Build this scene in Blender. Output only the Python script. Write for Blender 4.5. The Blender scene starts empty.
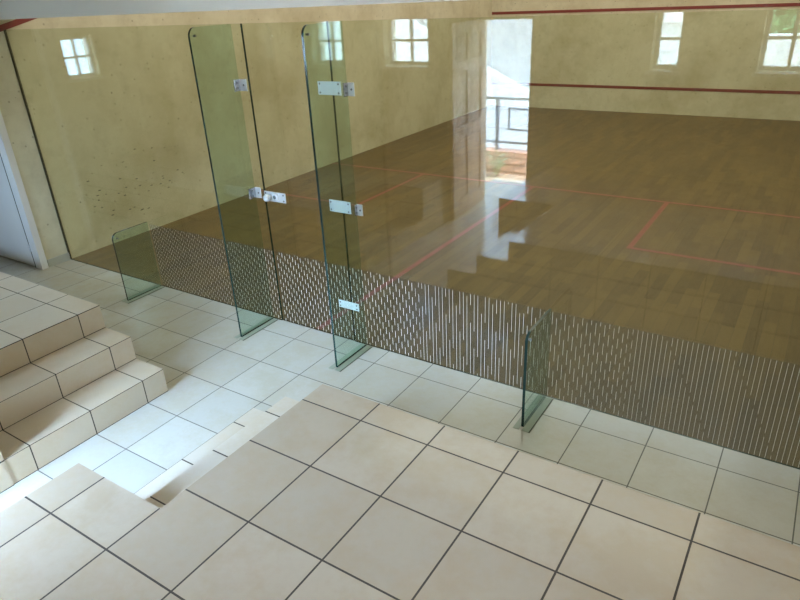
import bpy, bmesh, math, random
from mathutils import Vector, Matrix
random.seed(7)
C = bpy.context.scene.collection
sc = bpy.context.scene

# ------------------------------------------------------------------ helpers
def link(name, me, parent=None):
    o = bpy.data.objects.new(name, me); C.objects.link(o)
    if parent: o.parent = parent
    return o

def thing(name, label, cat, loc=(0, 0, 0), rotz=0, group=None):
    o = link(name, None); o.location = loc; o.rotation_euler = (0, 0, rotz)
    o.empty_display_size = .1
    o['label'] = label; o['category'] = cat
    if group: o['group'] = group
    return o

def tag(o, label, cat, group=None):
    o['label'] = label; o['category'] = cat
    if group: o['group'] = group
    return o

def obj(name, bm, m, parent=None, smooth=False):
    me = bpy.data.meshes.new(name)
    bmesh.ops.recalc_face_normals(bm, faces=bm.faces)
    bm.to_mesh(me); bm.free()
    for mm in (m if isinstance(m, (list, tuple)) else [m]): me.materials.append(mm)
    if smooth:
        for p in me.polygons: p.use_smooth = True
    return link(name, me, parent)

def struct(name, bm, m, parent=None):
    o = obj(name, bm, m, parent)
    if parent is None: o['kind'] = 'structure'
    return o

def box(bm, x0, x1, y0, y1, z0, z1, bev=0):
    vs = [bm.verts.new(p) for p in ((x0,y0,z0),(x1,y0,z0),(x1,y1,z0),(x0,y1,z0),(x0,y0,z1),(x1,y0,z1),(x1,y1,z1),(x0,y1,z1))]
    fs = [bm.faces.new([vs[i] for i in f]) for f in ((0,3,2,1),(4,5,6,7),(0,1,5,4),(1,2,6,5),(2,3,7,6),(3,0,4,7))]
    if bev:
        es = set(e for f in fs for e in f.edges)
        bmesh.ops.bevel(bm, geom=list(es), offset=bev, segments=2, affect='EDGES', profile=.5)
    return bm

def B(*a, **k): return box(bmesh.new(), *a, **k)

def cyl(bm, p0, p1, r, n=16, r2=None):
    p0, p1 = Vector(p0), Vector(p1); d = p1 - p0
    q = d.to_track_quat('Z', 'Y').to_matrix().to_4x4()
    bmesh.ops.create_cone(bm, cap_ends=True, segments=n, radius1=r, radius2=r if r2 is None else r2,
                          depth=d.length, matrix=Matrix.Translation((p0 + p1) / 2) @ q)
    return bm

def cells(xs, ys, zs, fill):
    """boundary surface of the filled cells of a grid: one clean shell"""
    bm = bmesh.new(); V = {}
    def v(i, j, k):
        if (i, j, k) not in V: V[(i, j, k)] = bm.verts.new((xs[i], ys[j], zs[k]))
        return V[(i, j, k)]
    nx, ny, nz = len(xs) - 1, len(ys) - 1, len(zs) - 1
    F = {(i, j, k): fill((xs[i]+xs[i+1])/2, (ys[j]+ys[j+1])/2, (zs[k]+zs[k+1])/2)
         for i in range(nx) for j in range(ny) for k in range(nz)}
    for (i, j, k), f in F.items():
        if not f: continue
        if not F.get((i-1, j, k)): bm.faces.new([v(i,j,k), v(i,j,k+1), v(i,j+1,k+1), v(i,j+1,k)])
        if not F.get((i+1, j, k)): bm.faces.new([v(i+1,j,k), v(i+1,j+1,k), v(i+1,j+1,k+1), v(i+1,j,k+1)])
        if not F.get((i, j-1, k)): bm.faces.new([v(i,j,k), v(i+1,j,k), v(i+1,j,k+1), v(i,j,k+1)])
        if not F.get((i, j+1, k)): bm.faces.new([v(i,j+1,k), v(i,j+1,k+1), v(i+1,j+1,k+1), v(i+1,j+1,k)])
        if not F.get((i, j, k-1)): bm.faces.new([v(i,j,k), v(i,j+1,k), v(i+1,j+1,k), v(i+1,j,k)])
        if not F.get((i, j, k+1)): bm.faces.new([v(i,j,k+1), v(i+1,j,k+1), v(i+1,j+1,k+1), v(i,j+1,k+1)])
    return bm

def wall_y(x0, x1, y0, y1, z0, z1, holes):
    xs = sorted({x0, x1, *[h[0] for h in holes], *[h[1] for h in holes]})
    zs = sorted({z0, z1, *[h[2] for h in holes], *[h[3] for h in holes]})
    return cells(xs, [y0, y1], zs, lambda x, y, z: not any(h[0] < x < h[1] and h[2] < z < h[3] for h in holes))

def wall_x(x0, x1, y0, y1, z0, z1, holes):
    ys = sorted({y0, y1, *[h[0] for h in holes], *[h[1] for h in holes]})
    zs = sorted({z0, z1, *[h[2] for h in holes], *[h[3] for h in holes]})
    return cells([x0, x1], ys, zs, lambda x, y, z: not any(h[0] < y < h[1] and h[2] < z < h[3] for h in holes))

# ------------------------------------------------------------------ materials
class NT:
    def __init__(s, name):
        s.m = bpy.data.materials.new(name); s.m.use_nodes = True
        s.t = s.m.node_tree; s.t.nodes.clear()
        s.out = s.n('ShaderNodeOutputMaterial')
    def n(s, k, **kw):
        x = s.t.nodes.new(k)
        for a, b in kw.items(): setattr(x, a, b)
        return x
    def l(s, a, b): s.t.links.new(a, b)
    def set(s, sock, v):
        if hasattr(v, 'is_output'): s.l(v, sock)
        else: sock.default_value = v
    def math(s, op, a, b=0.0, c=None):
        x = s.n('ShaderNodeMath', operation=op); s.set(x.inputs[0], a); s.set(x.inputs[1], b)
        if c is not None: s.set(x.inputs[2], c)
        return x.outputs[0]
    def mix(s, f, a, b, blend='MIX'):
        x = s.n('ShaderNodeMix', data_type='RGBA', blend_type=blend)
        s.set(x.inputs[0], f)
        s.set(x.inputs[6], a if hasattr(a, 'is_output') else (*a, 1)); s.set(x.inputs[7], b if hasattr(b, 'is_output') else (*b, 1))
        return x.outputs[2]
    def pos(s): return s.n('ShaderNodeNewGeometry').outputs['Position']
    def noise(s, scale, detail=4, vec=None, rough=.55):
        x = s.n('ShaderNodeTexNoise'); x.inputs['Scale'].default_value = scale
        x.inputs['Detail'].default_value = detail; x.inputs['Roughness'].default_value = rough
        s.l(vec if vec else s.pos(), x.inputs['Vector']); return x.outputs['Fac']
    def ramp(s, f, a, b):
        x = s.n('ShaderNodeMapRange'); s.set(x.inputs[0], f)
        x.inputs[1].default_value = a; x.inputs[2].default_value = b; return x.outputs[0]
    def bsdf(s, col, rough=.5, metal=0, spec=.5, bump=None, bstr=.2, bdist=.01, emit=None):
        p = s.n('ShaderNodeBsdfPrincipled')
        s.set(p.inputs['Base Color'], col if hasattr(col, 'is_output') else (*col, 1))
        s.set(p.inputs['Roughness'], rough); p.inputs['Metallic'].default_value = metal
        p.inputs['Specular IOR Level'].default_value = spec
        if bump is not None:
            b = s.n('ShaderNodeBump'); b.inputs['Strength'].default_value = bstr; b.inputs['Distance'].default_value = bdist
            s.l(bump, b.inputs['Height']); s.l(b.outputs[0], p.inputs['Normal'])
        s.l(p.outputs[0], s.out.inputs[0]); return s.m

def plain(name, col, rough=.5, metal=0, var=.06, scale=12):
    t = NT(name); f = t.noise(scale)
    c = t.mix(f, [x * (1 - var) for x in col], [min(1, x * (1 + var)) for x in col])
    return t.bsdf(c, rough, metal)

def tile_mat(name, ox, oy, px, py, gw, col, grout, tint=(1, 1, 1), rough=.25, var=.07):
    t = NT(name); g = t.n('ShaderNodeNewGeometry')
    s = t.n('ShaderNodeSeparateXYZ'); t.l(g.outputs['Position'], s.inputs[0])
    nn = t.n('ShaderNodeSeparateXYZ'); t.l(g.outputs['True Normal'], nn.inputs[0])
    def line(c, off, pitch, w, nrm):
        f = t.math('FRACT', t.math('ADD', t.math('DIVIDE', t.math('SUBTRACT', c, off), pitch), .5))
        d = t.math('MULTIPLY', t.math('ABSOLUTE', t.math('SUBTRACT', f, .5)), pitch)
        return t.math('MULTIPLY', t.math('LESS_THAN', d, w / 2), t.math('LESS_THAN', t.math('ABSOLUTE', nrm), .5))
    L = t.math('MAXIMUM', line(s.outputs[0], ox, px, gw, nn.outputs[0]), line(s.outputs[1], oy, py, gw, nn.outputs[1]))
    L = t.math('MAXIMUM', L, line(s.outputs[2], 0, 1 / 6, gw * 1.3, nn.outputs[2]))
    # each tile its own tone
    cx = t.math('FLOOR', t.math('DIVIDE', t.math('SUBTRACT', s.outputs[0], ox), px))
    cy = t.math('FLOOR', t.math('DIVIDE', t.math('SUBTRACT', s.outputs[1], oy), py))
    cz = t.math('FLOOR', t.math('MULTIPLY', t.math('SUBTRACT', s.outputs[2], .01), 6))
    cc = t.n('ShaderNodeCombineXYZ'); t.l(cx, cc.inputs[0]); t.l(cy, cc.inputs[1]); t.l(cz, cc.inputs[2])
    wn = t.n('ShaderNodeTexWhiteNoise', noise_dimensions='3D'); t.l(cc.outputs[0], wn.inputs['Vector'])
    base = t.mix(wn.outputs['Value'], [c * (1 - var) for c in col], [c * (1 + var * .6) for c in col])
    big = t.ramp(t.noise(3.2, 5, rough=.75), .42, .62)
    base = t.mix(t.math('MULTIPLY', big, .55), base, [c * k for c, k in zip(col, (.92, .84, .72))])
    fine = t.ramp(t.noise(34, 3), .45, .8)
    base = t.mix(t.math('MULTIPLY', fine, .12), base, [c * .8 for c in col])
    c = t.mix(L, base, grout)
    r = t.math('ADD', rough, t.math('MULTIPLY', L, .5))
    return t.bsdf(c, r, spec=.5, bump=t.math('ADD', t.math('SUBTRACT', 1, L), t.math('MULTIPLY', t.noise(3, 1), .05)), bstr=.2, bdist=.003)

def glass_mat(name, tint, refl=1.0):
    t = NT(name); g = t.n('ShaderNodeNewGeometry')
    d = t.n('ShaderNodeVectorMath', operation='DOT_PRODUCT'); t.l(g.outputs['Incoming'], d.inputs[0]); t.l(g.outputs['Normal'], d.inputs[1])
    c = t.math('SUBTRACT', 1, t.math('ABSOLUTE', d.outputs['Value']))
    F = t.math('MULTIPLY', t.math('ADD', .042, t.math('MULTIPLY', t.math('POWER', c, 5), .958)), refl)
    tr = t.n('ShaderNodeBsdfTransparent'); tr.inputs[0].default_value = (*tint, 1)
    gl = t.n('ShaderNodeBsdfGlossy'); gl.inputs['Roughness'].default_value = 0; gl.inputs[0].default_value = (1, 1, 1, 1)
    m = t.n('ShaderNodeMixShader'); t.l(F, m.inputs[0]); t.l(tr.outputs[0], m.inputs[1]); t.l(gl.outputs[0], m.inputs[2])
    t.l(m.outputs[0], t.out.inputs[0]); return t.m

TILE = (.66, .62, .54)
M = {}
M['floor_tile'] = tile_mat('corridor_tile', 3.145, -.187, .3578, .362, .006, (.505, .485, .42), (.11, .10, .085), rough=.14)
M['plat_tile'] = tile_mat('platform_tile', 4.2385, -1.295, .3555, .3605, .0075, (.465, .385, .295), (.045, .034, .024), rough=.13)  # same tile as on the left; weaker foreground light is put into the colour
M['lplat_tile'] = tile_mat('left_platform_tile', 2.333, -1.272, .358, .3605, .0065, (.58, .485, .36), (.045, .034, .024), rough=.3)
M['plat_step'] = tile_mat('platform_step_tile', 50, -1.295, 100, .3605, .0075, (.60, .53, .43), (.045, .034, .024), rough=.15)  # same tile again, lightened: daylight on the treads is put into the colour
M['lplat_step'] = tile_mat('left_step_tile', 50, -1.272, 100, .3605, .0065, (.58, .485, .36), (.045, .034, .024), rough=.3)
M['glass'] = glass_mat('clear_glass_faint_green', (.905, .935, .865))
M['fin_glass'] = glass_mat('green_glass_fin', (.83, .92, .885))
t_ = NT('smoky_film'); b_ = t_.n('ShaderNodeBsdfTransparent'); b_.inputs[0].default_value = (.90, .92, .96, 1); t_.l(b_.outputs[0], t_.out.inputs[0]); M['band'] = t_.m
M['window_glass'] = glass_mat('window_glass', (.97, .98, .97))
M['edge'] = plain('polished_glass_edge', (.012, .035, .03), .12)
M['joint'] = plain('silicone_and_gap_shade', (.055, .052, .025), .4)
M['steel'] = NT('brushed_steel').bsdf((.85, .87, .89), .34, .55)
M['steel_mid'] = NT('shaded_steel').bsdf((.45, .46, .47), .25, 1)  # same steel darkened: the fin leg's dark reflection is put into the colour
M['steel_dark'] = NT('steel_screw').bsdf((.25, .26, .27), .4, 1)
M['white_paint'] = plain('white_wall_paint', (.88, .86, .80), .7, var=.02, scale=3)
M['white_gloss'] = plain('white_gloss_paint', (.78, .76, .73), .35, var=.02)
M['red'] = plain('red_line_paint', (.22, .04, .03), .45, var=.15, scale=6)
M['red_floor'] = plain('worn_red_floor_line', (.24, .05, .035), .35, var=.2, scale=9)
M['stripe'] = plain('white_stripe_print', (.93, .92, .85), .5, var=.02)
M['alu'] = plain('white_window_frame', (.72, .71, .68), .4, var=.02)
M['skirt'] = plain('skirting_tile', (.42, .41, .34), .3, var=.1)
M['added_lamp_body'] = plain('added_lamp_body', (.8, .8, .8), .4)

def plaster(name, col, dirt, amt=.5, marks=False):
    t = NT(name)
    big = t.ramp(t.noise(1.1, 6, rough=.65), .42, .66)
    mid = t.ramp(t.noise(5.5, 5, rough=.7), .5, .75)
    c = t.mix(t.math('MULTIPLY', big, amt), col, dirt)
    c = t.mix(t.math('MULTIPLY', mid, amt * .5), c, [x * .8 for x in dirt])
    if marks:
        p = t.pos()
        vo = t.n('ShaderNodeTexVoronoi'); vo.inputs['Scale'].default_value = 5.0; t.l(p, vo.inputs['Vector'])
        sp = t.math('LESS_THAN', vo.outputs['Distance'], .05)
        wn = t.n('ShaderNodeTexWhiteNoise', noise_dimensions='3D'); t.l(vo.outputs['Position'], wn.inputs['Vector'])
        sp = t.math('MULTIPLY', sp, t.math('GREATER_THAN', wn.outputs['Value'], .5))
        c = t.mix(t.math('MULTIPLY', sp, .6), c, (.12, .10, .06))
        v3 = t.n('ShaderNodeTexVoronoi'); v3.inputs['Scale'].default_value = 13.0; t.l(p, v3.inputs['Vector'])
        w3 = t.n('ShaderNodeTexWhiteNoise', noise_dimensions='3D'); t.l(v3.outputs['Position'], w3.inputs['Vector'])
        s3 = t.math('MULTIPLY', t.math('LESS_THAN', v3.outputs['Distance'], .13), t.math('GREATER_THAN', w3.outputs['Value'], .55))
        c = t.mix(t.math('MULTIPLY', s3, .4), c, (.16, .12, .06))
        # scuffed cluster low on the wall near the glass
        s = t.n('ShaderNodeSeparateXYZ'); t.l(p, s.inputs[0])
        dy = t.math('DIVIDE', t.math('SUBTRACT', s.outputs[1], .95), .65); dz = t.math('DIVIDE', t.math('SUBTRACT', s.outputs[2], .55), .38)
        rad = t.math('SUBTRACT', 1, t.math('ADD', t.math('MULTIPLY', dy, dy), t.math('MULTIPLY', dz, dz)))
        mk = t.n('ShaderNodeMapping'); mk.inputs['Scale'].default_value = (1, 12, 40); t.l(p, mk.inputs[0])
        v2 = t.n('ShaderNodeTexVoronoi'); v2.inputs['Scale'].default_value = 1; t.l(mk.outputs[0], v2.inputs['Vector'])
        w2 = t.n('ShaderNodeTexWhiteNoise', noise_dimensions='3D'); t.l(v2.outputs['Position'], w2.inputs['Vector'])
        s2 = t.math('MULTIPLY', t.math('LESS_THAN', v2.outputs['Distance'], .2), t.math('GREATER_THAN', w2.outputs['Value'], .72))
        s2 = t.math('MULTIPLY', s2, t.math('GREATER_THAN', rad, 0))
        c = t.mix(t.math('MULTIPLY', s2, .9), c, (.04, .05, .03))
    return t.bsdf(c, .75, spec=.25)
M['court_wall'] = plaster('court_plaster', (.68, .63, .46), (.50, .43, .27), .75, True)
M['cream_wall'] = plaster('cream_plaster', (.66, .58, .42), (.56, .47, .30), .35)
M['back_wall'] = plaster('back_plaster', (.62, .55, .40), (.55, .47, .32), .3)

def wood_floor():
    t = NT('court_maple_boards'); p = t.pos()
    s = t.n('ShaderNodeSeparateXYZ'); t.l(p, s.inputs[0])
    cb = t.n('ShaderNodeCombineXYZ'); t.l(s.outputs[1], cb.inputs[0]); t.l(s.outputs[0], cb.inputs[1])
    br = t.n('ShaderNodeTexBrick'); t.l(cb.outputs[0], br.inputs['Vector'])
    br.inputs['Color1'].default_value = (.160, .102, .032, 1); br.inputs['Color2'].default_value = (.092, .058, .019, 1)
    br.inputs['Mortar'].default_value = (.06, .036, .016, 1)
    br.inputs['Scale'].default_value = 1; br.inputs['Mortar Size'].default_value = .0012; br.inputs['Brick Width'].default_value = .55
    br.inputs['Row Height'].default_value = .085; br.offset = .37; br.inputs['Mortar Smooth'].default_value = .3
    mp = t.n('ShaderNodeMapping'); mp.inputs['Scale'].default_value = (30, 2.2, 1); t.l(p, mp.inputs[0])
    gr = t.noise(1.5, 4, vec=mp.outputs[0])
    c = t.mix(t.math('MULTIPLY', t.ramp(gr, .35, .75), .35), br.outputs['Color'], (.19, .125, .05))
    c = t.mix(t.math('MULTIPLY', t.ramp(t.noise(1.2, 4), .4, .7), .3), c, (.09, .055, .022))
    return t.bsdf(c, t.math('ADD', .38, t.math('MULTIPLY', t.noise(8, 2), .12)), spec=.35)
M['wood_floor'] = wood_floor()

def door_wood():
    t = NT('varnished_door_wood'); mp = t.n('ShaderNodeMapping'); mp.inputs['Scale'].default_value = (25, 25, 1.5)
    t.l(t.pos(), mp.inputs[0]); f = t.noise(1.5, 5, vec=mp.outputs[0])
    return t.bsdf(t.mix(f, (.34, .20, .12), (.50, .33, .21)), .4)
M['door_wood'] = door_wood()

def brick():
    t = NT('red_garden_brick'); p = t.pos()
    s = t.n('ShaderNodeSeparateXYZ'); t.l(p, s.inputs[0])
    cb = t.n('ShaderNodeCombineXYZ'); t.l(t.math('ADD', s.outputs[0], s.outputs[1]), cb.inputs[0]); t.l(s.outputs[2], cb.inputs[1])
    br = t.n('ShaderNodeTexBrick'); t.l(cb.outputs[0], br.inputs['Vector'])
    br.inputs['Color1'].default_value = (.50, .27, .20, 1); br.inputs['Color2'].default_value = (.62, .38, .30, 1); br.inputs['Mortar'].default_value = (.10, .06, .05, 1)
    br.inputs['Scale'].default_value = 1; br.inputs['Mortar Size'].default_value = .009; br.inputs['Brick Width'].default_value = .2; br.inputs['Row Height'].default_value = .098
    return t.bsdf(br.outputs['Color'], .85)
M['brick'] = brick()
def gravel():
    t = NT('dry_sandy_soil'); f = t.noise(9, 6, rough=.8); g = t.ramp(t.noise(22, 4), .45, .6)
    return t.bsdf(t.mix(t.math('MULTIPLY', g, .7), t.mix(f, (.34, .22, .15), (.55, .42, .33)), (.12, .09, .07)), .95)
M['gravel'] = gravel()
M['concrete'] = plain('pale_concrete', (.55, .52, .48), .9, var=.12)
M['lower_ground'] = plain('pale_paving', (.5, .48, .44), .9)
M['rail'] = plain('grey_rail_paint', (.10, .12, .15), .5)
M['render_wall'] = plain('white_render', (.86, .86, .86), .85, var=.02, scale=1)
M['roof_tile'] = plain('grey_roof_tile', (.30, .27, .26), .8, var=.2)
M['bark'] = plain('bark', (.12, .08, .05), .9)
M['leaf'] = plain('tree_leaf', (.07, .15, .05), .6, var=.4)
M['plant_leaf'] = plain('dusty_green_leaf', (.16, .24, .12), .6, var=.3)
M['grey_wall'] = plain('grey_brown_wall', (.30, .24, .22), .8)

# ------------------------------------------------------------------ setting
YB, YO = -3.45, -3.72       # inner and outer face of the rear wall
CEIL = 3.0
# corridor / passage floor
bm = bmesh.new(); box(bm, -1.5, 7.2, YO, 0.0, -.12, 0)
struct('floor', bm, M['floor_tile'])
struct('floor_court', B(0, 6.4, 0.0, 9.75, -.12, 0), M['wood_floor'])
fc = bpy.data.objects['floor_court']
def fline(x0, x1, y0, y1, nm='red_floor_line'):
    o = obj(nm, B(x0, x1, y0, y1, 0.0003, .0012), M['red_floor'], fc)
fline(0.002, 6.398, 4.235, 4.285)                  # short line
fline(3.175, 3.225, 0.02, 4.235)                   # half court line
fline(1.575, 1.625, 2.66, 4.235); fline(0.002, 1.575, 2.66, 2.71)
fline(4.775, 4.825, 2.66, 4.235); fline(4.825, 6.398, 2.66, 2.71)

# court walls
wl = struct('wall_left', B(-.22, 0, -.24, 9.75, 0, 5.8), M['court_wall'])
struct('wall_front', B(-.22, 6.62, 9.75, 9.97, 0, 5.8), M['court_wall'])
wf = bpy.data.objects['wall_front']
struct('wall_right', B(6.4, 6.62, .11, 9.75, 0, 5.8), M['court_wall'])
wr = bpy.data.objects['wall_right']
def redline(x0, x1, y0, y1, z0, z1, par): return obj('red_court_line', B(x0, x1, y0, y1, z0, z1), M['red'], par)
redline(0.002, 6.398, 9.744, 9.7495, .43, .48, wf)
redline(0.002, 6.398, 9.744, 9.7495, 1.78, 1.83, wf)
redline(0.002, 6.398, 9.744, 9.7495, 4.57, 4.62, wf)
for x0, x1, par in ((.0005, .005, wl), (6.395, 6.3995, wr)):      # sloping out line of the side walls
    bm = bmesh.new(); a = .115 if par is wr else -.06
    za, zb = 2.13 + (a) * .2503, 4.57
    P = [(a, za), (9.74, zb), (9.74, zb + .05), (a, za + .05)]
    lo = [bm.verts.new((x0, y, z)) for y, z in P]; hi = [bm.verts.new((x1, y, z)) for y, z in P]
    bm.faces.new(lo); bm.faces.new(hi[::-1])
    for i in range(4): bm.faces.new([lo[i], lo[(i+1)%4], hi[(i+1)%4], hi[i]])
    obj('red_court_line', bm, M['red'], par)

# white wall over the glass front
struct('wall_above_glass', B(0, 7.2, -.1, .11, 2.2165, 5.8), M['white_paint'])
struct('wall_corner', B(6.4, 7.2, -.1, .11, 0, 2.2165), M['cream_wall'])
struct('ceiling', B(-.22, 6.62, .11, 9.97, 5.8, 6.0), M['white_paint'])
o = struct('ceiling_viewing', B(-1.72, 7.4, YO, -.1, CEIL, CEIL + .15), M['white_paint'])
# recess wall with the white door, left end
D0, D1 = -.95, -.10
struct('wall_recess', B(-1.5, -.22, -.262, -.10, 0, CEIL) , M['cream_wall'])
struct('wall_side', wall_x(-1.72, -1.5, YO, -.10, 0, CEIL, [(-1.78, -1.38, 1.52, 1.98)]), M['cream_wall'])
struct('wall_camera_right', B(7.2, 7.4, YO, .11, 0, CEIL), M['cream_wall'])
DX0, DX1, DZ = 2.80, 3.44, 2.0
WINS = [(.50, .98), (1.60, 2.20), (4.62, 4.87), (5.52, 5.98)]
struct('wall_back', wall_y(-1.5, 7.2, YO, YB, 0, CEIL, [(DX0, DX1, 0, DZ)] + [(a, b, 1.5, 2.03) for a, b in WINS]), M['back_wall'])
# skirting by the corner
struct('baseboard_left', B(0, .012, -.235, -.008, 0, .075), M['skirt'])

# windows
def window(n, a, b, z0, z1, y, cols, along='y'):
    # y: plane of the frame; along 'y' = lies in a wall facing y
    bf = bmesh.new(); bp = bmesh.new(); w = .035
    def bx(bm, u0, u1, v0, v1, d0, d1):
        if along == 'y': box(bm, u0, u1, y + d0, y + d1, v0, v1)
        else: box(bm, y + d0, y + d1, u0, u1, v0, v1)
    bx(bf, a, b, z0, z0 + w, -.025, .025); bx(bf, a, b, z1 - w, z1, -.025, .025)
    bx(bf, a, a + w, z0 + w, z1 - w, -.025, .025); bx(bf, b - w, b, z0 + w, z1 - w, -.025, .025)
    zm = (z0 + z1) / 2
    us = [a + w + (b - a - 2 * w) * i / cols for i in range(cols + 1)]
    for u in us[1:-1]: bx(bf, u - .014, u + .014, z0 + w, z1 - w, -.02, .02)
    for i in range(cols):
        l = us[i] + (.014 if i else 0); r = us[i+1] - (.014 if i < cols - 1 else 0)
        bx(bf, l, r, zm - .012, zm + .012, -.02, .02)
        bx(bp, l, r, z0 + w, zm - .012, -.003, .003); bx(bp, l, r, zm + .012, z1 - w, -.003, .003)
    fr = struct('window_%d' % n, bf, M['alu'])
    obj('pane', bp, M['window_glass'], fr)
    return fr
for i, (a, b) in enumerate(WINS):
    fr = window(i + 1, a, b, 1.5, 2.03, -3.60, 1 if b - a < .35 else 2)
    obj('window_sill', B(a - .03, b + .03, YB + .001, YB + .05, 1.462, 1.495, bev=.004), M['white_gloss'], fr)
fr = window(5, -1.78, -1.38, 1.52, 1.98, -1.60, 2, 'x')
obj('window_sill', B(-1.499, -1.45, -1.81, -1.35, 1.482, 1.515, bev=.004), M['white_gloss'], fr)

# white flush door in the recess
bm = bmesh.new()
box(bm, -.0985, .014, -.302, -.2405, 0, 2.14); box(bm, D0 - .05, D0 + .02, -.302, -.2625, 0, 2.14); box(bm, D0 + .02, -.0985, -.302, -.2625, 2.08, 2.14)
d1 = struct('door_1', bm, M['white_gloss'])
obj('door_leaf', B(D0 + .034, -.1125, -.300, -.2625, .010, 2.068, bev=.003), M['white_gloss'], d1)
bm = bmesh.new(); cyl(bm, (-.1055, -.306, .17), (-.1055, -.306, .25), .006); cyl(bm, (-.1055, -.306, 1.7), (-.1055, -.306, 1.78), .006)
obj('hinge', bm, M['steel'], d1, True)
obj('door_gap_shade', B(-.112, -.099, -.3025, -.2625, .001, 2.07), M['joint'], d1)  # dark strip standing in for the shade in the gap beside the leaf
bm = bmesh.new(); cyl(bm, (D0 + .09, -.300, 1.0), (D0 + .09, -.345, 1.0), .011); cyl(bm, (D0 + .09, -.345, 1.0), (D0 + .2, -.345, 1.0), .009)
obj('door_handle', bm, M['steel'], d1, True)

# open panelled timber door by the steps
bm = bmesh.new()
box(bm, DX0, DX0 + .03, -3.62, YB + .012, 0, DZ - .03); box(bm, DX1 - .008, DX1, -3.62, YB + .012, 0, DZ - .03); box(bm, DX0, DX1, -3.62, YB + .012, DZ - .03 + .0, DZ - .0005)
d2 = struct('door_2', bm, M['door_wood'])
leaf = link('door_leaf', None, d2); leaf.location = (2.865, -3.49, 0); leaf.rotation_euler = (0, 0, math.atan2(.86, .06))
bm = bmesh.new(); W, H, T = .84, 1.98, .04
st = .10
box(bm, 0, st, -T/2, T/2, .01, H); box(bm, W - st, W, -T/2, T/2, .01, H); box(bm, W/2 - .045, W/2 + .045, -T/2, T/2, .01, H)
rails = [(.01, .2), (.86, .98), (1.52, 1.62), (H - .1, H)]
for a, b in rails:
    for x0, x1 in ((st, W/2 - .045), (W/2 + .045, W - st)): box(bm, x0, x1, -T/2, T/2, a, b)
for (a, b), (c, d) in zip(rails, rails[1:]):
    for x0, x1 in ((st, W/2 - .045), (W/2 + .045, W - st)):
        box(bm, x0, x1, -.004, .004, b, c); box(bm, x0 + .03, x1 - .03, -.012, .012, b + .03, c - .03, bev=.004)
o = obj('panelled_leaf', bm, M['door_wood'], leaf)
bm = bmesh.new()
for sgn in (-1, 1):
    cyl(bm, (W - .06, 0, 1.0), (W - .06, sgn * .06, 1.0), .011); cyl(bm, (W - .06, sgn * .06, 1.0), (W - .17, sgn * .06, 1.0), .009)
obj('door_handle', bm, M['steel'], leaf, True)

# ------------------------------------------------------------------ tiled platforms with steps
t1 = thing('tiled_platform', 'raised cream tiled landing on the left, its steps falling towards the bluish passage', 'platform', (0, 0, 0))
obj('platform_block', cells([-1.497, 2.333, 2.875], [YB + .003, -2.13, -1.115], [0, .5], lambda x, y, z: x < 2.333 or y < -2.13), M['lplat_tile'], t1)
obj('step', B(2.333, 2.60, -2.13, -1.115, 0, 1/3), M['lplat_step'], t1)
obj('step', B(2.60, 2.87, -2.13, -1.115, 0, 1/6), M['lplat_step'], t1)
t2 = thing('tiled_platform', 'large cream tiled landing filling the foreground and right, dark grout lines', 'platform', (0, 0, 0))
obj('platform_block', cells([3.70, 4.2428, 7.197], [YB + .003, -2.14, -1.14], [0, .5], lambda x, y, z: x > 4.2428 or y < -2.14), M['plat_tile'], t2)
obj('step', B(3.965, 4.2428, -2.14, -1.14, 0, 1/3), M['plat_step'], t2)
obj('step', B(3.695, 3.965, -2.14, -1.14, 0, 1/6), M['plat_step'], t2)

# ------------------------------------------------------------------ glass front
GH, GT, FT = 2.135, .006, .008
J0, J1 = 2.858, 3.560
def glass_sheet(name, x0, x1, z0, z1, parent=None, e0=True, e1=True):
    """12 mm sheet, dark polished edges where they are open"""
    bm = bmesh.new(); box(bm, x0, x1, -GT, GT, z0, z1)
    o = obj(name, bm, [M['glass'], M['edge']], parent)
    for p in o.data.polygons:
        if abs(p.normal.y) < .5 : p.material_index = 1
    return o
def stripes(parent, x0, x1):
    """printed vertical white stripes: dashes near both ends, long strokes between"""
    bm = bmesh.new(); n0 = math.ceil((x0 + .008) / .025); i = n0
    while i * .025 < x1 - .006:
        x = i * .025; w = .0017 if x < 2.7 else (.0023 if x < 4.1 else (.0016 if x < 4.95 else (.0012 if x < 5.45 else .0009)))
        if x < 4.15: per = .040 + .000 + max(0, x - 1.4) ** 1.6 * .013
        elif x < 4.85: per = .62
        elif x < 5.5: per = .22 - (x - 4.85) * .22
        else: per = .62
        duty = .55 if x < 4.15 else (.8 if x < 4.85 else (.62 if x < 5.5 else .96))
        ph = (i * .381) % 1.0 if x < 4.15 else ((i * .29) % 1.0 if x < 5.5 else (i * .08) % 1.0)
        z = .012 - ph * per
        while z < .583:
            a, b = max(.012, z), min(.583, z + per * duty)
            if b - a > .004:
                v = [bm.verts.new(p) for p in ((x - w/2, -GT - .0006, a), (x + w/2, -GT - .0006, a), (x + w/2, -GT - .0006, b), (x - w/2, -GT - .0006, b))]
                bm.faces.new(v)
            z += per
        i += 1
    o = obj('stripe_print', bm, M['stripe'], parent); o['kind'] = 'stuff'
    obj('tinted_band', B(x0 + .012, x1 - .006, -GT - .0004, -GT - .0002, .006, .585), M['band'], parent)
    return o

g1 = glass_sheet('glass_screen', .004, J0 - .0025, 0.001, GH)
tag(g1, 'clear fixed glass panel left of the glass door, ending at the cream side wall', 'glass panel')
stripes(g1, 1.42, J0)
g3 = glass_sheet('glass_screen', J1 + .0025, 6.398, 0.001, GH)
tag(g3, 'long clear fixed glass panel right of the glass door, in front of the court floor', 'glass panel')
stripes(g3, J1, 6.39)
gd = thing('glass_door', 'frameless clear glass door with steel lock, between the two tall glass fins', 'glass door', (0, 0, 0))
glass_sheet('door_glass', J0 + .0025, J1 - .0025, .008, GH, gd)
stripes(gd, J0 + .01, J1)
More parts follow.
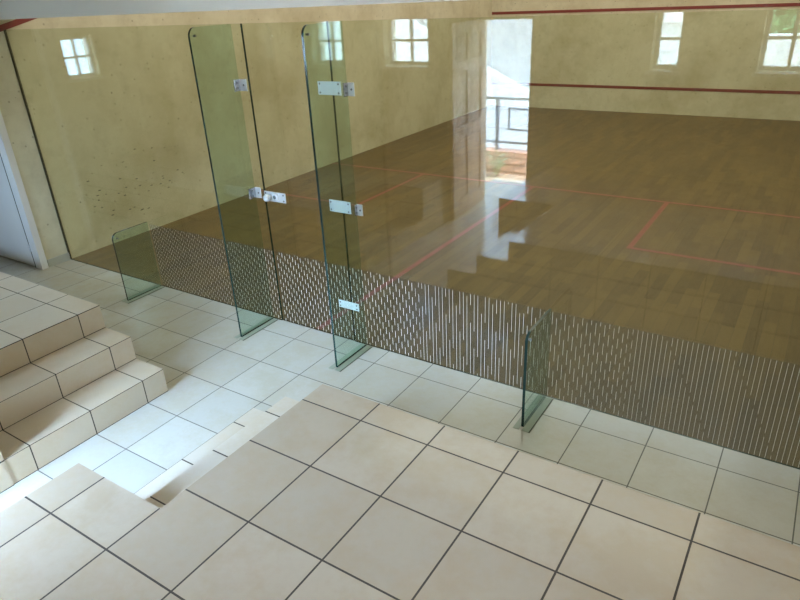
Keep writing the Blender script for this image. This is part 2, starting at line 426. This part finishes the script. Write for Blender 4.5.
# dark silicone line at the side wall
obj('wall_seal', B(.0005, .011, -.010, .008, .0005, GH), M['joint'], g1)

def screw(par, x, y, z, ax):
    bm = bmesh.new()
    d = {'y': (0, -.003, 0), 'x': (.003, 0, 0)}[ax]
    cyl(bm, (x, y, z), (x + d[0], y + d[1], z), .006, 10)
    obj('screw', bm, M['steel_dark'], par)
def plate_y(x0, x1, z0, z1, parent, name, y=-GT - .0008, th=.008, mid=None):
    """steel clamp plate lying on the glass front, with its screws"""
    o = obj(name, B(x0, x1, y - th, y, z0, z1, bev=.0015), M['steel'], parent)
    xs = [x0 + .016, x1 - .016] if x1 - x0 > .07 else [(x0 + x1) / 2]
    zs = [z0 + .014, z1 - .014] if x1 - x0 > .07 else [(z0 + z1) / 2]
    for x in xs:
        for z in zs: screw(o, x, y - th, z, 'y')
    return o

# glass fins
def fin(x, H, label, depth=.355):
    root = thing('glass_fin', label, 'glass fin', (x, 0, 0))
    bm = bmesh.new(); r = .055; y0 = -GT - .002; y1 = -depth
    pts = [(y0, .001), (y1, .001), (y1, H - r)]
    for k in range(1, 7):
        a = math.pi / 2 * k / 6; pts.append((y1 + r - r * math.cos(a), H - r + r * math.sin(a)))
    pts.append((y0, H))
    L = [bm.verts.new((-FT, y, z)) for y, z in pts]; R = [bm.verts.new((FT, y, z)) for y, z in pts]
    bm.faces.new(L); bm.faces.new(R[::-1]); n = len(pts)
    for i in range(n): bm.faces.new([L[i], L[(i+1) % n], R[(i+1) % n], R[i]])
    o = obj('fin_glass', bm, [M['fin_glass'], M['edge']], root)
    for p in o.data.polygons:
        if abs(p.normal.x) < .5: p.material_index = 1
    # glass butted against the front keeps its own clear back edge
    for p in o.data.polygons:
        if abs(p.normal.y) > .9 and p.center.y > -.05: p.material_index = 0
    bm = bmesh.new(); cyl(bm, (-FT - .003, y1 + .045, H - .05), (FT + .003, y1 + .045, H - .05), .0065, 12)
    obj('hole_plug', bm, M['steel_dark'], root)
    bm = bmesh.new(); box(bm, -.045, -FT - .0005, y1 - .035, -.012, 0.0004, .0022); box(bm, FT + .0005, .05, y1 - .035, -.012, 0.0004, .0022)
    obj('base_sealant', bm, M['base'], root)
    bm = bmesh.new(); box(bm, .05, .057, y1 - .035, -.012, 0.0004, .0026)
    obj('base_joint', bm, M['joint'], root)
    return root
M['base'] = plain('greenish_floor_sealant', (.27, .30, .22), .35, var=.1)
f1 = fin(1.407, .60, 'low glass fin with rounded corner, farthest left on the corridor floor')
f2 = fin(2.765, GH, 'tall green glass fin on the lock side of the glass door')
f3 = fin(3.668, GH, 'tall green glass fin on the hinge side of the glass door')
f4 = fin(5.010, .60, 'low glass fin standing alone in front of the right glass panel')

def angle(root, z0, z1, wlen, flen):
    """L clamp in the corner right of a fin: a leg on the fin, a leg on the front"""
    o = obj('corner_bracket', box(bmesh.new(), FT + .001, FT + .009, -GT - .001 - flen, -GT - .001, z0, z1, bev=.0012), M['steel_mid'], root)
    b2 = obj('bracket_leg', B(FT + .009, FT + .009 + wlen, -GT - .009, -GT - .001, z0, z1, bev=.0012), M['steel'], root)
    screw(b2, FT + .009 + wlen * .6, -GT - .009, (z0 + z1) / 2, 'y')
    screw(o, FT + .009, -GT - .001 - flen * .55, z0 + .02, 'x'); screw(o, FT + .009, -GT - .001 - flen * .55, z1 - .02, 'x')
angle(f2, 1.722, 1.797, .06, .055); angle(f2, .985, 1.062, .05, .07)
angle(f3, 1.722, 1.800, .045, .045); angle(f3, .975, 1.050, .04, .03)
for z0 in (1.722, .975, .262):
    plate_y(J1 - .105, J1 + .070, z0, z0 + (.08 if z0 > .5 else .056), gd, 'hinge')
# lock on the door
lk = plate_y(J0 + .008, J0 + .205, .975, 1.045, gd, 'lock')
bm = bmesh.new(); cyl(bm, (J0 + .062, -.014, 1.008), (J0 + .062, -.045, 1.008), .016, 20); cyl(bm, (J0 + .062, -.045, 1.008), (J0 + .062, -.065, 1.008), .026, 24, .022)
obj('lock_knob', bm, M['steel'], lk, True)
bm = bmesh.new()
bmesh.ops.create_cone(bm, cap_ends=True, segments=24, radius1=.032, radius2=.026, depth=.014, matrix=Matrix.Translation((J0 + .115, -.020, 1.012)) @ Matrix.Rotation(math.pi/2, 4, 'X'))
obj('lock_cylinder', bm, M['steel'], lk, True)
bm = bmesh.new(); cyl(bm, (J0 + .115, -.026, 1.012), (J0 + .115, -.0275, 1.012), .014, 16)
obj('keyhole', bm, M['steel_dark'], lk)

# ------------------------------------------------------------------ outside behind the viewer
struct('ground', B(-6, 12, -5.0, YO, -.35, -.03), M['gravel'])
struct('ground_lower', B(-40, 40, -45, -5.0, -2.7, -2.5), M['lower_ground'])
tag(obj('concrete_path', B(2.6, 5.0, -4.45, YO, -.03, .0), M['concrete']), 'pale concrete slab outside the open timber door', 'path')
tag(obj('brick_wall', B(-6, 12, -5.0, -4.8, -.03, .27), M['brick']), 'low red brick garden wall under the grey railing', 'wall')
ra = thing('railing', 'grey steel railing on top of the low brick wall', 'railing', (0, -4.9, .27))
def rl(nm, x0, x1, z0, z1, t=.02): obj(nm, B(x0, x1, -t, t, z0 - .27, z1 - .27), M['rail'], ra)
rl('top_rail', -5.5, 11.5, .935, .965); rl('bottom_rail', -5.5, 11.5, .365, .39)
px = -5.1
while px < 11.5:
    xx = px + .0
    rl('post', xx - .02, xx + .02, .27, .935)
    # framed panel between posts
    a, b = xx + .16, xx + 1.05
    rl('panel_frame', a, a + .022, .54, .83, .014); rl('panel_frame', b - .022, b, .54, .83, .014)
    rl('panel_frame', a + .022, b - .022, .808, .83, .014); rl('panel_frame', a + .022, b - .022, .54, .562, .014)
    rl('spacer', xx + .02, a, .800, .808, .006); rl('spacer', xx + .02, a, .555, .563, .006)
    rl('spacer', b, xx + 1.23, .800, .808, .006); rl('spacer', b, xx + 1.23, .555, .563, .006)
    bm = bmesh.new()
    for s in (1, -1):
        z0, z1 = (.29, .54) if s > 0 else (.54, .29)
        cyl(bm, (a + .02, 0, z0), (b - .02, 0, z1), .003, 6)
    obj('cross_wire', bm, M['rail'], ra)
    px += 1.25
# sunlit part of a white wall, cut along its diagonal shadow edge
bm = bmesh.new()
P = [(-9, -2.5), (-9, 4.6), (-5.5, 3.6), (-1.6, 1.75), (.22, .81), (1.2, .35), (2.6, -.2), (2.6, -2.5)]
F = [bm.verts.new((x, -9, z)) for x, z in P]; K = [bm.verts.new((x, -9.3, z)) for x, z in P]
bm.faces.new(F); bm.faces.new(K[::-1])
for i in range(len(P)): bm.faces.new([F[i], F[(i+1) % len(P)], K[(i+1) % len(P)], K[i]])
tag(obj('sunlit_wall_part', bm, M['render_wall']), 'sunlit part of the white rendered wall beyond the railing, cut along the shadow edge', 'wall')
bd = thing('building', 'shaded upper part of the white wall, set back under an added deep eave', 'building', (-3, -13, -2.5))
obj('wall', B(-9, 4.3, -5, 0, 0, 4.8), M['render_wall'], bd)
obj('roof', B(-9.5, 4.5, -5.5, 1.5, 4.8, 4.95), M['roof_tile'], bd)  # deep eave added to keep the wall below it in shade
hs = thing('house', 'white neighbouring house with a grey tiled roof seen in the narrow window', 'house', (3.2, -16, -2.5))
obj('wall', B(-1.3, 1.9, -3, 0, 0, 3.75), M['render_wall'], hs)
bm = bmesh.new()
v = [bm.verts.new(p) for p in ((-1.4, .3, 3.75), (2.1, .3, 3.75), (2.1, -3.3, 3.75), (-1.4, -3.3, 3.75), (-.8, -1.5, 5.0), (1.3, -1.5, 5.0))]
for f in ((0, 1, 5, 4), (1, 2, 5), (2, 3, 4, 5), (3, 0, 4), (3, 2, 1, 0)): bm.faces.new([v[i] for i in f])
obj('roof', bm, M['roof_tile'], hs)
tag(obj('garden_wall', B(5.0, 9.5, -6.2, -6.0, -2.5, 1.62), M['render_wall']), 'tall white garden wall seen in the widest window', 'wall')
def tree(x, y, z0, h, r, lab):
    t = thing('tree', lab, 'tree', (x, y, z0)); bm = bmesh.new()
    cyl(bm, (0, 0, 0), (.1, 0, h * .6), .14, 10, .08); cyl(bm, (.1, 0, h * .55), (.5, .2, h * .8), .06, 8, .03); cyl(bm, (.1, 0, h * .5), (-.5, -.1, h * .8), .06, 8, .03)
    obj('trunk', bm, M['bark'], t, True)
    bm = bmesh.new(); rnd = random.Random(int(x * 10))
    for i in range(9000):
        while True:
            p = Vector([rnd.uniform(-1, 1) for _ in range(3)])
            if .25 < p.length < 1: break
        c = Vector((p.x * r, p.y * r, h * .78 + p.z * r * .8)); s = .15
        q = Matrix.Rotation(rnd.uniform(0, 6.28), 3, Vector([rnd.uniform(-1, 1) for _ in range(3)]).normalized())
        vs = [bm.verts.new(c + q @ Vector(k)) for k in ((-s, 0, 0), (0, -s * .4, 0), (s, 0, .02), (0, s * .4, 0))]
        bm.faces.new(vs)
    obj('foliage', bm, M['leaf'], t)
tree(6.4, -9.0, -2.5, 5.4, 1.75, 'leafy green tree seen through the widest window')
pl = thing('garden_plant', 'small dusty green plant growing in front of the brick wall', 'plant', (2.54, -4.6, -.03))
bm = bmesh.new(); bs = bmesh.new()
for i in range(9):
    a = i * 2.4; tx, ty, tz = math.cos(a) * .11, math.sin(a) * .11, .24 + .14 * random.random()
    cyl(bs, (0, 0, 0), (tx, ty, tz), .004, 6, .002)
    for k in range(9):
        f = .25 + .75 * k / 8; c = Vector((tx * f, ty * f, tz * f))
        d = Vector((random.uniform(-1, 1), random.uniform(-1, 1), random.uniform(-.2, .8))).normalized() * .075
        n = d.cross(Vector((0, 0, 1))).normalized() * .02
        bm.faces.new([bm.verts.new(p) for p in (c, c + d * .5 + n, c + d, c + d * .5 - n)])
obj('stems', bs, M['plant_leaf'], pl); obj('leaves', bm, M['plant_leaf'], pl)

# ------------------------------------------------------------------ lights
w = bpy.data.worlds.new('sky'); sc.world = w; w.use_nodes = True
nt = w.node_tree; bg = nt.nodes['Background']
bg.inputs[0].default_value = (.44, .67, 1.0, 1)
# overcast-bright sky, brighter towards the zenith
tc = nt.nodes.new('ShaderNodeTexCoord'); sp = nt.nodes.new('ShaderNodeSeparateXYZ'); nt.links.new(tc.outputs['Generated'], sp.inputs[0])
mr = nt.nodes.new('ShaderNodeMapRange'); nt.links.new(sp.outputs[2], mr.inputs[0])
mr.inputs[1].default_value = .06; mr.inputs[2].default_value = .28; mr.inputs[3].default_value = 14.0; mr.inputs[4].default_value = 125.0
nt.links.new(mr.outputs[0], bg.inputs[1])
def light(name, typ, loc, rot, energy, **kw):
    l = bpy.data.lights.new(name, typ); l.energy = energy
    for k, v in kw.items(): setattr(l, k, v)
    o = bpy.data.objects.new(name, l); o.location = loc; o.rotation_euler = rot; C.objects.link(o); return o
sun = light('sun', 'SUN', (0, -10, 10), (0, 0, 0), 60, angle=.01, color=(1, .95, .86))
sun.rotation_euler = Vector((-.6, -.16, -.78)).to_track_quat('-Z', 'Y').to_euler()
# added lights, unseen: one lamp over the landing, a roof light over the court
def lamp(x, y, z, w_, l_, e, col, lab, grp):
    t = thing('added_ceiling_lamp', lab, 'lamp', (x, y, z), 0, grp)
    obj('added_lamp_housing', B(-w_/2, w_/2, -l_/2, l_/2, -.05, -.001), M['added_lamp_body'], t)
    o = light('added_lamp_light', 'AREA', (0, 0, -.055), (0, 0, 0), e, shape='RECTANGLE', size=w_ * .9, size_y=l_ * .95, color=col)
    o.parent = t
t = thing('added_skylight', 'unseen broad roof light added over the squash court', 'added_skylight', (3.2, 4.9, 5.8))  # unseen roof light, added to fill the court evenly
obj('added_skylight_frame', cells([-2.9, -2.85, 2.85, 2.9], [-4.4, -4.35, 4.35, 4.4], [-.06, -.001], lambda x, y, z: abs(x) > 2.85 or abs(y) > 4.35), M['added_lamp_body'], t)
o = light('court_fill_glow', 'AREA', (0, 0, -.03), (0, 0, 0), 330, shape='RECTANGLE', size=5.7, size_y=8.7, color=(1, .97, .91)); o.parent = t
for x in (6.3,):
    lamp(x, -2.7, CEIL, .5, 1.3, 18, (1, .96, .90), 'unseen ceiling lamp added to light the foreground landing', 'added landing lamp')
# portals at the openings let the daylight in cleanly
def portal(loc, rot, sx, sy):
    o = light('daylight_portal', 'AREA', loc, rot, 1, shape='RECTANGLE', size=sx, size_y=sy); o.data.cycles.is_portal = True
portal(((DX0 + DX1) / 2, YO - .01, DZ / 2), (math.pi/2, 0, 0), DX1 - DX0, DZ)
for a, b in WINS: portal(((a + b) / 2, YO - .01, 1.765), (math.pi/2, 0, 0), b - a, .53)
portal((-1.73, -1.58, 1.75), (math.pi/2, 0, -math.pi/2), .4, .46)

# ------------------------------------------------------------------ camera
q = (6.116694, -3.180142, 2.264375, -.5932364, -.4476901, -.0507974, 638.668)
yw, p, r = q[3:6]
f = Vector((math.sin(yw) * math.cos(p), math.cos(yw) * math.cos(p), math.sin(p)))
rt = Vector((math.cos(yw), -math.sin(yw), 0)); up = rt.cross(f)
a = rt * math.cos(r) + up * math.sin(r); b = -rt * math.sin(r) + up * math.cos(r)
cam = bpy.data.cameras.new('camera'); co = bpy.data.objects.new('camera', cam); C.objects.link(co)
mt = Matrix((a, b, -f)).transposed().to_4x4(); mt.translation = q[:3]; co.matrix_world = mt
cam.sensor_width = 36; cam.lens = 36 * q[6] / 800; cam.clip_start = .02
sc.camera = co
sc.view_settings.view_transform = 'Standard'; sc.view_settings.look = 'None'
sc.view_settings.exposure = 0; sc.view_settings.gamma = 1; sc.view_settings.use_curve_mapping = False
sc.cycles.transparent_max_bounces = 16
